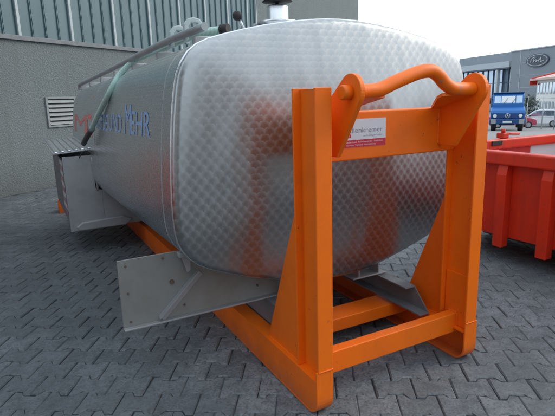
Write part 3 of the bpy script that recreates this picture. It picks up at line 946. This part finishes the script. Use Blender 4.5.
# house added out of frame behind the viewer to put the dark and beige band into the polished tank end
oc = thing('reflection_house', 'beige rendered house added behind the viewer, mirrored low in the polished tank end', 'house', (12.0, -34.0, 0), 0)
BEIGE = paint('added_house_beige', (0.40, 0.33, 0.25), 0.8, 0.2, (0.28, 0.23, 0.18), bump=0, sc=0.6)
MB().box(2.0, 22.0, -44.0, -30.0, -0.1, 7.0).build('wall', BEIGE, oc)
b = MB(); b.prism([(-44.6, 7.002), (-29.4, 7.002), (-37.0, 11.0)], 'x', 1.6, 22.4); b.build('roof', paint('added_house_roof_brown', (0.10, 0.055, 0.04), 0.7, 0.2, (0.07, 0.05, 0.04), bump=0), oc)
for zz in (1.0, 4.2):
    for k in range(6):
        MB().box(3.4 + k * 3.1, 4.8 + k * 3.1, -29.999, -29.95, zz, zz + 1.6, 0.01).build('window', mk_window(), oc)
# hall added out of frame on the left to block sky light; the tank mirrors it
hl = thing('sky_block_hall', 'plain grey hall added out of view on the left, shading the yard and mirrored in the tank side', 'building', (-11.5, -5.0, 0), 0)
MB().box(-17.0, -6.3, -15.0, 1.2, -0.1, 6.6).build('wall', STUCCO, hl)
MB().box(-17.2, -6.1, -15.2, 1.4, 6.602, 6.9, 0.02).build('roof', GREYSTEEL, hl)
for k in range(3):
    y0 = -13.5 + k * 5.0
    MB().box(-6.299, -6.22, y0, y0 + 3.4, 0.0, 3.8, 0.01).build('added_hall_door', GALV, hl)

# ------------------------------------------------------------------ background
FR = math.atan2(-8.164, -2.02)          # direction of the far facades
A0 = Vector((67.84, 50.31, 0)); FD = Vector((-0.240, -0.971, 0)); FD.normalize()
FNORM = Vector((-FD.y, FD.x, 0))
if FNORM.dot(Vector((-1, -0.6, 0))) < 0: FNORM = -FNORM
def fmat(org):   # local: x along the facade to the right, -y out of it
    return Matrix(((FD.x, -FNORM.x, 0, org.x), (FD.y, -FNORM.y, 0, org.y), (0, 0, 1, 0), (0, 0, 0, 1)))
GB = -1.95
cladg = paint('grey_metal_cladding', (0.22, 0.25, 0.28), 0.55, 0.15, (0.17, 0.19, 0.21), bump=0, sc=0.3)
cladl = paint('pale_grey_cladding', (0.42, 0.46, 0.49), 0.55, 0.15, (0.34, 0.37, 0.39), bump=0, sc=0.3)
def window_glass():
    n = N('window_glass'); n.col((0.34, 0.44, 0.54)); n.rough(0.07); n.metal(0.75)
    n.b.inputs['Specular IOR Level'].default_value = 1.0
    n.b.inputs['Coat Weight'].default_value = 0.6
    return n.m
WG = window_glass()
mframe = flat('dark_blue_frame', (0.06, 0.08, 0.11), 0.5)
ga = thing('showroom_building', 'tall grey clad building with a dark oval sign near its top', 'building', (A0.x, A0.y, GB), 0)
fa = fmat(A0)
MB().box(0, 30, 0, 25, GB, 7.4, mat=fa).build('wall', cladg, ga)
MB().box(-0.1, 30.1, -0.12, 25, 7.402, 7.55, mat=fa).build('parapet', cladl, ga)
for i, xx in enumerate((2.0, 9.3, 12.5, 16, 20, 24)):
    MB().box(xx - 0.05, xx + 0.05, -0.06, -0.001, GB, 7.4, mat=fa).build('panel_joint', cladl, ga)
for zz in (0.2, 2.0, 3.8, 5.6):
    MB().box(2.06, 9.24, -0.02, -0.001, zz - 0.02, zz + 0.02, mat=fa).build('panel_joint', cladl, ga)
# oval sign
def ellipse(cx, cz, rx, rz, n=36): return [(cx + rx * math.cos(2 * PI * i / n), cz + rz * math.sin(2 * PI * i / n)) for i in range(n)]
def fprism(pts, y0, y1):
    b = MB(); b.prism(pts, 'y', y0, y1); bmesh.ops.transform(b.bm, matrix=fa, verts=b.bm.verts); return b
ovx, ovz = 5.55, 5.75
ov = sub(fprism(ellipse(ovx, ovz, 2.15, 0.92), -0.22, -0.03).build('oval_sign', flat('sign_dark', (0.05, 0.065, 0.085), 0.4), ga), ga)
ring = MB()
o1, o2 = ellipse(ovx, ovz, 1.98, 0.80), ellipse(ovx, ovz, 1.86, 0.71)
A = [ring.bm.verts.new(fa @ Vector((p[0], -0.235, p[1]))) for p in o1]; B = [ring.bm.verts.new(fa @ Vector((p[0], -0.235, p[1]))) for p in o2]
for i in range(36): ring.bm.faces.new((A[i], A[(i + 1) % 36], B[(i + 1) % 36], B[i]))
ring.build('sign_ring', cladl, ov)
scr = [(ovx - 1.25, ovz - 0.25), (ovx - 0.95, ovz + 0.25), (ovx - 0.5, ovz + 0.36), (ovx - 0.7, ovz - 0.30), (ovx - 0.45, ovz), (ovx - 0.1, ovz + 0.05), (ovx - 0.15, ovz - 0.25), (ovx + 0.25, ovz + 0.05), (ovx + 0.3, ovz - 0.22), (ovx + 0.75, ovz + 0.35), (ovx + 0.7, ovz - 0.22), (ovx + 1.3, ovz - 0.1)]
b = MB(); b.tube([fa @ Vector((p[0], -0.25, p[1])) for p in [(q.x, q.y) for q in [Vector((s_[0], s_[1], 0)) for s_ in spline([(p[0], p[1], 0) for p in scr], 4)]]], 0.07, 6)
b.build('sign_script', cladl, ov)

B0 = A0 + FD * (-0.4)
gb = thing('glazed_office', 'low office wing with a dark blue window wall and flat roof beside the grey building', 'building', (B0.x, B0.y, GB), 0)
fbm = fmat(B0 + FNORM * -1.0)
MB().box(-22, -0.02, 0.3, 20, GB, 5.0, mat=fbm).build('wall', cladg, gb)
MB().box(-22, -0.02, -1.0, 20, 5.2, 6.1, mat=fbm).build('roof_fascia', cladl, gb)
MB().box(-22, -0.02, -0.98, 0.29, 5.0, 5.198, mat=fbm).build('soffit', mframe, gb)
MB().box(-22, -0.9, 5.0, 19, 6.102, 8.1, mat=fbm).build('roof_storey', cladg, gb)
xs = [-0.1, -1.25, -2.6, -3.6, -4.9, -6.3, -7.7, -9.1, -10.5, -11.9, -13.3, -14.7, -16.1]
for xa, xb in zip(xs[1:], xs):
    for za, zb in ((GB + 0.3, 0.4), (0.52, 2.85), (2.97, 4.98)):
        MB().box(xa + 0.08, xb - 0.08, 0.10, 0.14, za, zb, mat=fbm).build('window_pane', WG, gb)
    MB().box(xa - 0.05, xa + 0.05, -0.05, 0.25, GB, 4.99, mat=fbm).build('mullion', mframe, gb)
for z_ in (0.46, 2.91):
    MB().box(-16.1, -0.1, 0.0, 0.2, z_ - 0.06, z_ + 0.06, mat=fbm).build('transom', mframe, gb)
MB().box(-3.1, -2.7, -0.9, -0.4, GB, 5.19, mat=fbm).build('column', cladl, gb)

# white house with a red roof edge
Cc = Vector((51.65, 34.55, 0))
CD = Vector((-0.62, -0.785, 0)); CD.normalize()
CN = Vector((CD.y, -CD.x, 0))
if CN.dot(Vector((-1, -0.6, 0))) < 0: CN = -CN
fc = Matrix(((CD.x, -CN.x, 0, Cc.x), (CD.y, -CN.y, 0, Cc.y), (0, 0, 1, 0), (0, 0, 0, 1)))
gc = thing('white_house', 'white rendered house with a red tiled roof at the right edge', 'house', (Cc.x, Cc.y, GB), 0)
wr = paint('white_render', (0.78, 0.77, 0.74), 0.8, 0.1, (0.6, 0.6, 0.58), bump=0, sc=0.5)
rt = paint('sunlit_roof_tiles', (0.60, 0.42, 0.38), 0.7, 0.3, (0.45, 0.3, 0.28), bump=0, sc=2)  # sun glare on the tiles is put into this pale colour
MB().box(0, 16, 0, 9, GB, 2.75, mat=fc).build('wall', wr, gc)
b = MB(); b.prism([(-0.6, 2.752), (9.6, 2.752), (4.5, 3.9)], 'x', -0.5, 16.5); bmesh.ops.transform(b.bm, matrix=fc, verts=b.bm.verts); b.build('roof', rt, gc)
b = MB(); b.prism([(-0.65, 2.1), (9.65, 2.1), (9.65, 2.85), (4.5, 4.1), (-0.65, 2.85)], 'x', -0.62, -0.51); bmesh.ops.transform(b.bm, matrix=fc, verts=b.bm.verts); b.build('red_gable_board', RED, gc)
MB().box(-0.5, 16.5, -0.68, -0.59, 2.60, 2.80, mat=fc).build('gutter', rt, gc)
for zz in (-0.9, 1.1):
    for i in range(9):
        xx = 0.35 + i * 0.95
        fr_ = sub(MB().box(xx, xx + 0.62, -0.03, -0.001, zz, zz + 1.25, mat=fc).build('window', FRAMEG, gc), gc)
        MB().box(xx + 0.05, xx + 0.57, -0.045, -0.031, zz + 0.05, zz + 1.20, mat=fc).build('pane', WG, fr_)

# ---- blue lorry
def lorry():
    P = Vector((26.75, 19.30, ground_z(26.75, 19.30)))
    t = thing('parked_lorry', 'blue long-nosed lorry parked facing the yard beyond the red skip', 'lorry', P, math.radians(-52), world=False)
    BL = paint('lorry_blue', (0.02, 0.14, 0.42), 0.35, 0.1, (0.02, 0.06, 0.16), bump=0)
    BL2 = paint('lorry_dark_blue', (0.012, 0.06, 0.20), 0.4, 0.1, (0.01, 0.03, 0.08), bump=0)
    # local: -y is forward (to the viewer), x to the viewer's right
    b = MB()
    b.prism([(-0.30, 0.95), (-0.28, 1.68), (0.10, 2.22), (0.28, 2.34), (2.1, 2.34), (2.1, 0.55), (-0.30, 0.55)], 'x', -0.90, 0.90, 0.05)
    body = b.build('cab', BL, t)
    b = MB(); b.prism([(-0.96, 0.70), (-1.02, 1.16), (-0.94, 1.30), (-0.62, 1.42), (-0.26, 1.50), (-0.26, 0.70)], 'x', -0.98, 0.98, 0.06); b.build('bonnet', BL, t)
    MB().box(-1.02, 1.02, -1.14, -0.90, 0.46, 0.80, 0.05).build('bumper', BL2, t)
    MB().box(-0.90, 0.90, -1.045, -0.99, 0.84, 1.12, 0.01).build('grille', BL2, t)
    # three-pointed star in a ring on the grille
    st = MB()
    ringp = [(0.13 * math.cos(a_), -1.062, 0.98 + 0.13 * math.sin(a_)) for a_ in [2 * PI * i / 20 for i in range(21)]]
    st.tube(ringp, 0.014, 6)
    for a_ in (90, 210, 330):
        st.tube([(0, -1.062, 0.98), (0.12 * math.cos(math.radians(a_)), -1.062, 0.98 + 0.12 * math.sin(math.radians(a_)))], [0.022, 0.008], 6)
    st.build('emblem', SILVER, t)
    for sx in (-1, 1):
        MB().tube([(sx * 0.72, -1.04, 0.98), (sx * 0.72, -1.062, 0.98)], 0.11, 18).build('headlight', flat('lamp_glass', (0.75, 0.78, 0.8), 0.15), t)
        MB().box(sx * 0.80 - 0.15, sx * 0.80 + 0.15, -1.152, -1.12, 0.50, 0.78, 0.01).build('corner_lamp_panel', GALV, t)
        MB().box(sx * 1.06 - 0.05, sx * 1.06 + 0.05, -0.02, 0.04, 1.70, 2.05, 0.02).build('mirror', DARK, t)
        MB().tube([(sx * 0.90, 0.2, 2.0), (sx * 1.06, 0.02, 1.95)], 0.014, 6).build('mirror_arm', DARK, t)
        for yy in (-0.35, 2.9):
            wh = MB().tube([(sx * 0.62, yy, 0.40), (sx * 0.66, yy, 0.40), (sx * 0.88, yy, 0.40), (sx * 0.92, yy, 0.40)], [0.36, 0.40, 0.40, 0.36], 20).build('wheel', DARK, t)
            MB().tube([(sx * 0.921, yy, 0.40), (sx * 0.935, yy, 0.40)], [0.2, 0.17], 16).build('rim', GALV, wh)
        b = MB(); b.prism([(0.22, 1.66), (0.42, 2.14), (1.55, 2.18), (1.55, 1.66)], 'x', sx * 0.902, sx * 0.908); b.build('side_window', WG, t)
    # windscreen lies just proud of the raked front
    n_ = Vector((0, -0.54, 0.38)).normalized()
    def pane(name, xa, xb, ta, tb, off, mat, th=0.01):
        P0, P1 = Vector((0, -0.28, 1.68)), Vector((0, 0.10, 2.22))
        pa, pb = P0.lerp(P1, ta), P0.lerp(P1, tb)
        g_ = [(xa, pa), (xb, pa), (xb, pb), (xa, pb)]
        q = [tuple(Vector((x, p.y, p.z)) + n_ * (off + th)) for x, p in g_] + [tuple(Vector((x, p.y, p.z)) + n_ * off) for x, p in g_]
        raw(name, q, [(0, 1, 2, 3), (0, 4, 5, 1), (1, 5, 6, 2), (2, 6, 7, 3), (3, 7, 4, 0)], mat, t)
    pane('windscreen', -0.80, -0.44, 0.10, 0.90, 0.002, WG)
    pane('windscreen', -0.40, 0.40, 0.10, 0.90, 0.002, WG)
    pane('windscreen', 0.44, 0.80, 0.10, 0.90, 0.002, WG)
    for x_ in (-0.25, 0.20):
        MB().tube([Vector((x_, -0.285, 1.70)) + n_ * 0.03, Vector((x_ + 0.22, -0.06, 2.02)) + n_ * 0.03], 0.010, 5).build('wiper', DARK, t)
    MB().box(-0.25, 0.27, -1.165, -1.142, 0.55, 0.67).build('number_plate', WHITE, t)
    MB().box(-0.93, 0.93, 0.12, 2.09, 2.342, 2.40, 0.02).build('roof_edge', BL2, t)
    MB().box(-0.98, 0.98, 2.2, 6.2, 0.62, 2.2, 0.03).build('cargo_body', BL, t)
    MB().box(-0.45, 0.45, 0.0, 6.0, 0.34, 0.56).build('chassis', DARK, t)
    pane('screen_cover', -0.36, 0.36, 0.16, 0.84, 0.013, WHITE, 0.006)
lorry()

# ---- cars
def car(P, rz, c, label, group):
    t = thing('parked_car', label, 'car', P, rz, group, world=False)
    body = paint('car_paint', c, 0.3, 0.05, c, bump=0)
    # local: x is along the car, front at -x
    prof = [(-1.75, 0.28), (-1.80, 0.52), (-1.72, 0.74), (-0.95, 0.96), (-0.35, 1.44), (0.1, 1.55), (1.2, 1.54), (1.65, 1.36), (1.85, 0.95), (1.88, 0.45), (1.80, 0.28)]
    b = MB(); b.prism(prof, 'y', -0.80, 0.80, 0.06); bd = b.build('body', body, t)
    for sy in (-1, 1):
        b = MB(); b.prism([(-0.72, 0.98), (-0.28, 1.38), (0.28, 1.46), (0.28, 0.98)], 'y', sy * 0.802, sy * 0.812); b.build('side_window', WG, t)
        b = MB(); b.prism([(0.36, 0.98), (0.36, 1.46), (1.15, 1.45), (1.52, 1.26), (1.62, 0.98)], 'y', sy * 0.802, sy * 0.812); b.build('side_window', WG, t)
        MB().box(-1.76, -1.50, sy * 0.62 - 0.12, sy * 0.62 + 0.12, 0.60, 0.78, 0.02).build('headlight', WHITE, t)
        MB().box(1.80, 1.895, sy * 0.66 - 0.10, sy * 0.66 + 0.10, 0.75, 1.0, 0.02).build('tail_light', SRED, t)
        MB().box(-0.75, -0.60, sy * 0.86 - 0.07, sy * 0.86 + 0.07, 0.92, 1.05, 0.02).build('mirror', DARK, t)
        for xx in (-1.15, 1.2):
            wh = MB().tube([(xx, sy * 0.64, 0.30), (xx, sy * 0.66, 0.30), (xx, sy * 0.80, 0.30), (xx, sy * 0.825, 0.30)], [0.28, 0.30, 0.30, 0.27], 18).build('wheel', DARK, t)
            MB().tube([(xx, sy * 0.826, 0.30), (xx, sy * 0.835, 0.30)], [0.19, 0.16], 14).build('rim', GALV, wh)
    q = [(-0.90, -0.66, 0.995), (-0.90, 0.66, 0.995), (-0.38, 0.60, 1.425), (-0.38, -0.60, 1.425)]
    n_ = Vector((-0.63, 0, 0.77))
    raw('windscreen', [tuple(Vector(v) + n_ * 0.02) for v in q] + [tuple(Vector(v) + n_ * 0.004) for v in q], [(0, 1, 2, 3), (0, 4, 5, 1), (1, 5, 6, 2), (2, 6, 7, 3), (3, 7, 4, 0)], WG, t)
    MB().box(-1.815, -1.79, -0.25, 0.25, 0.38, 0.48).build('number_plate', WHITE, t)
    return t
car(Vector((41.0, 26.75, ground_z(41.0, 26.75))), math.radians(-62), (0.72, 0.74, 0.76), 'white compact car parked outside beyond the wire fence', 'parked cars')
car(Vector((36.6, 26.2, ground_z(36.6, 26.2))), math.radians(132), (0.45, 0.06, 0.10), 'dark red car mostly hidden behind the blue lorry', 'parked cars')

# ---- wire fence in front of the cars
fe = thing('wire_fence', 'thin grey post and wire fence behind the lorry', 'fence', (33.0, 21.0, ground_z(33, 21)), 0)
FP = [Vector((36.6, 24.9, 0)), Vector((33.46, 21.41, 0)), Vector((31.2, 19.0, 0)), Vector((28.6, 16.3, 0)), Vector((26.0, 13.6, 0))]
for i, p in enumerate(FP):
    z = ground_z(p.x, p.y)
    MB().tube([(p.x, p.y, z), (p.x, p.y, 1.05)], 0.035, 8).build('post', FRAMEG, fe)
wires = MB()
for pa, pb in zip(FP, FP[1:]):
    za, zb = ground_z(pa.x, pa.y), ground_z(pb.x, pb.y)
    for k in range(4):
        t_ = 0.08 + k * 0.30
        wires.tube([(pa.x, pa.y, za + (1.0 - za) * t_), (pb.x, pb.y, zb + (1.0 - zb) * t_)], 0.010, 5)
wires.build('wire', GALV, fe)

# ---- shrub beside the grey building
def shrub(P, rx, hz, label, n=900, seed=3):
    rnd = random.Random(seed)
    t = thing('shrub', label, 'shrub', P, 0, world=False)
    LM = N('shrub_leaf'); oi = LM.noise(LM.pos(), 1.4, 4)
    LM.col(LM.mix(oi, (0.035, 0.055, 0.035), (0.09, 0.115, 0.085))); LM.rough(0.7)
    V, F = [], []
    lobes = [(rnd.uniform(-0.5, 0.5) * rx, rnd.uniform(-0.5, 0.5) * rx, rnd.uniform(0.3, 0.85) * hz, rnd.uniform(0.25, 0.5) * rx) for _ in range(12)]
    for _ in range(n):
        lx, ly, lz, lr = rnd.choice(lobes)
        d = Vector((rnd.gauss(0, 1), rnd.gauss(0, 1), rnd.gauss(0, 1))).normalized() * lr * rnd.uniform(0.5, 1.1)
        c = Vector((lx, ly, lz)) + d
        c.z = max(0.05, c.z)
        u = Vector((rnd.gauss(0, 1), rnd.gauss(0, 1), rnd.gauss(0, 1))).normalized(); v = u.orthogonal().normalized()
        s_ = rnd.uniform(0.07, 0.14)
        b0 = len(V)
        V += [tuple(c + u * s_), tuple(c + v * s_ * 0.6), tuple(c - u * s_), tuple(c - v * s_ * 0.6)]
        F.append((b0, b0 + 1, b0 + 2, b0 + 3))
    raw('crown', V, F, LM.m, t)
    b = MB()
    for k in range(5):
        a_ = k * 1.3
        b.tube([(0.1 * math.cos(a_), 0.1 * math.sin(a_), 0), (0.4 * rx * math.cos(a_), 0.4 * rx * math.sin(a_), hz * 0.6)], [0.05, 0.02], 6)
    b.build('stem', BOLT, t)
shrub(Vector((45.4, 31.2, -1.75)), 1.5, 2.9, 'dark bushy shrub between the lorry and the white house')
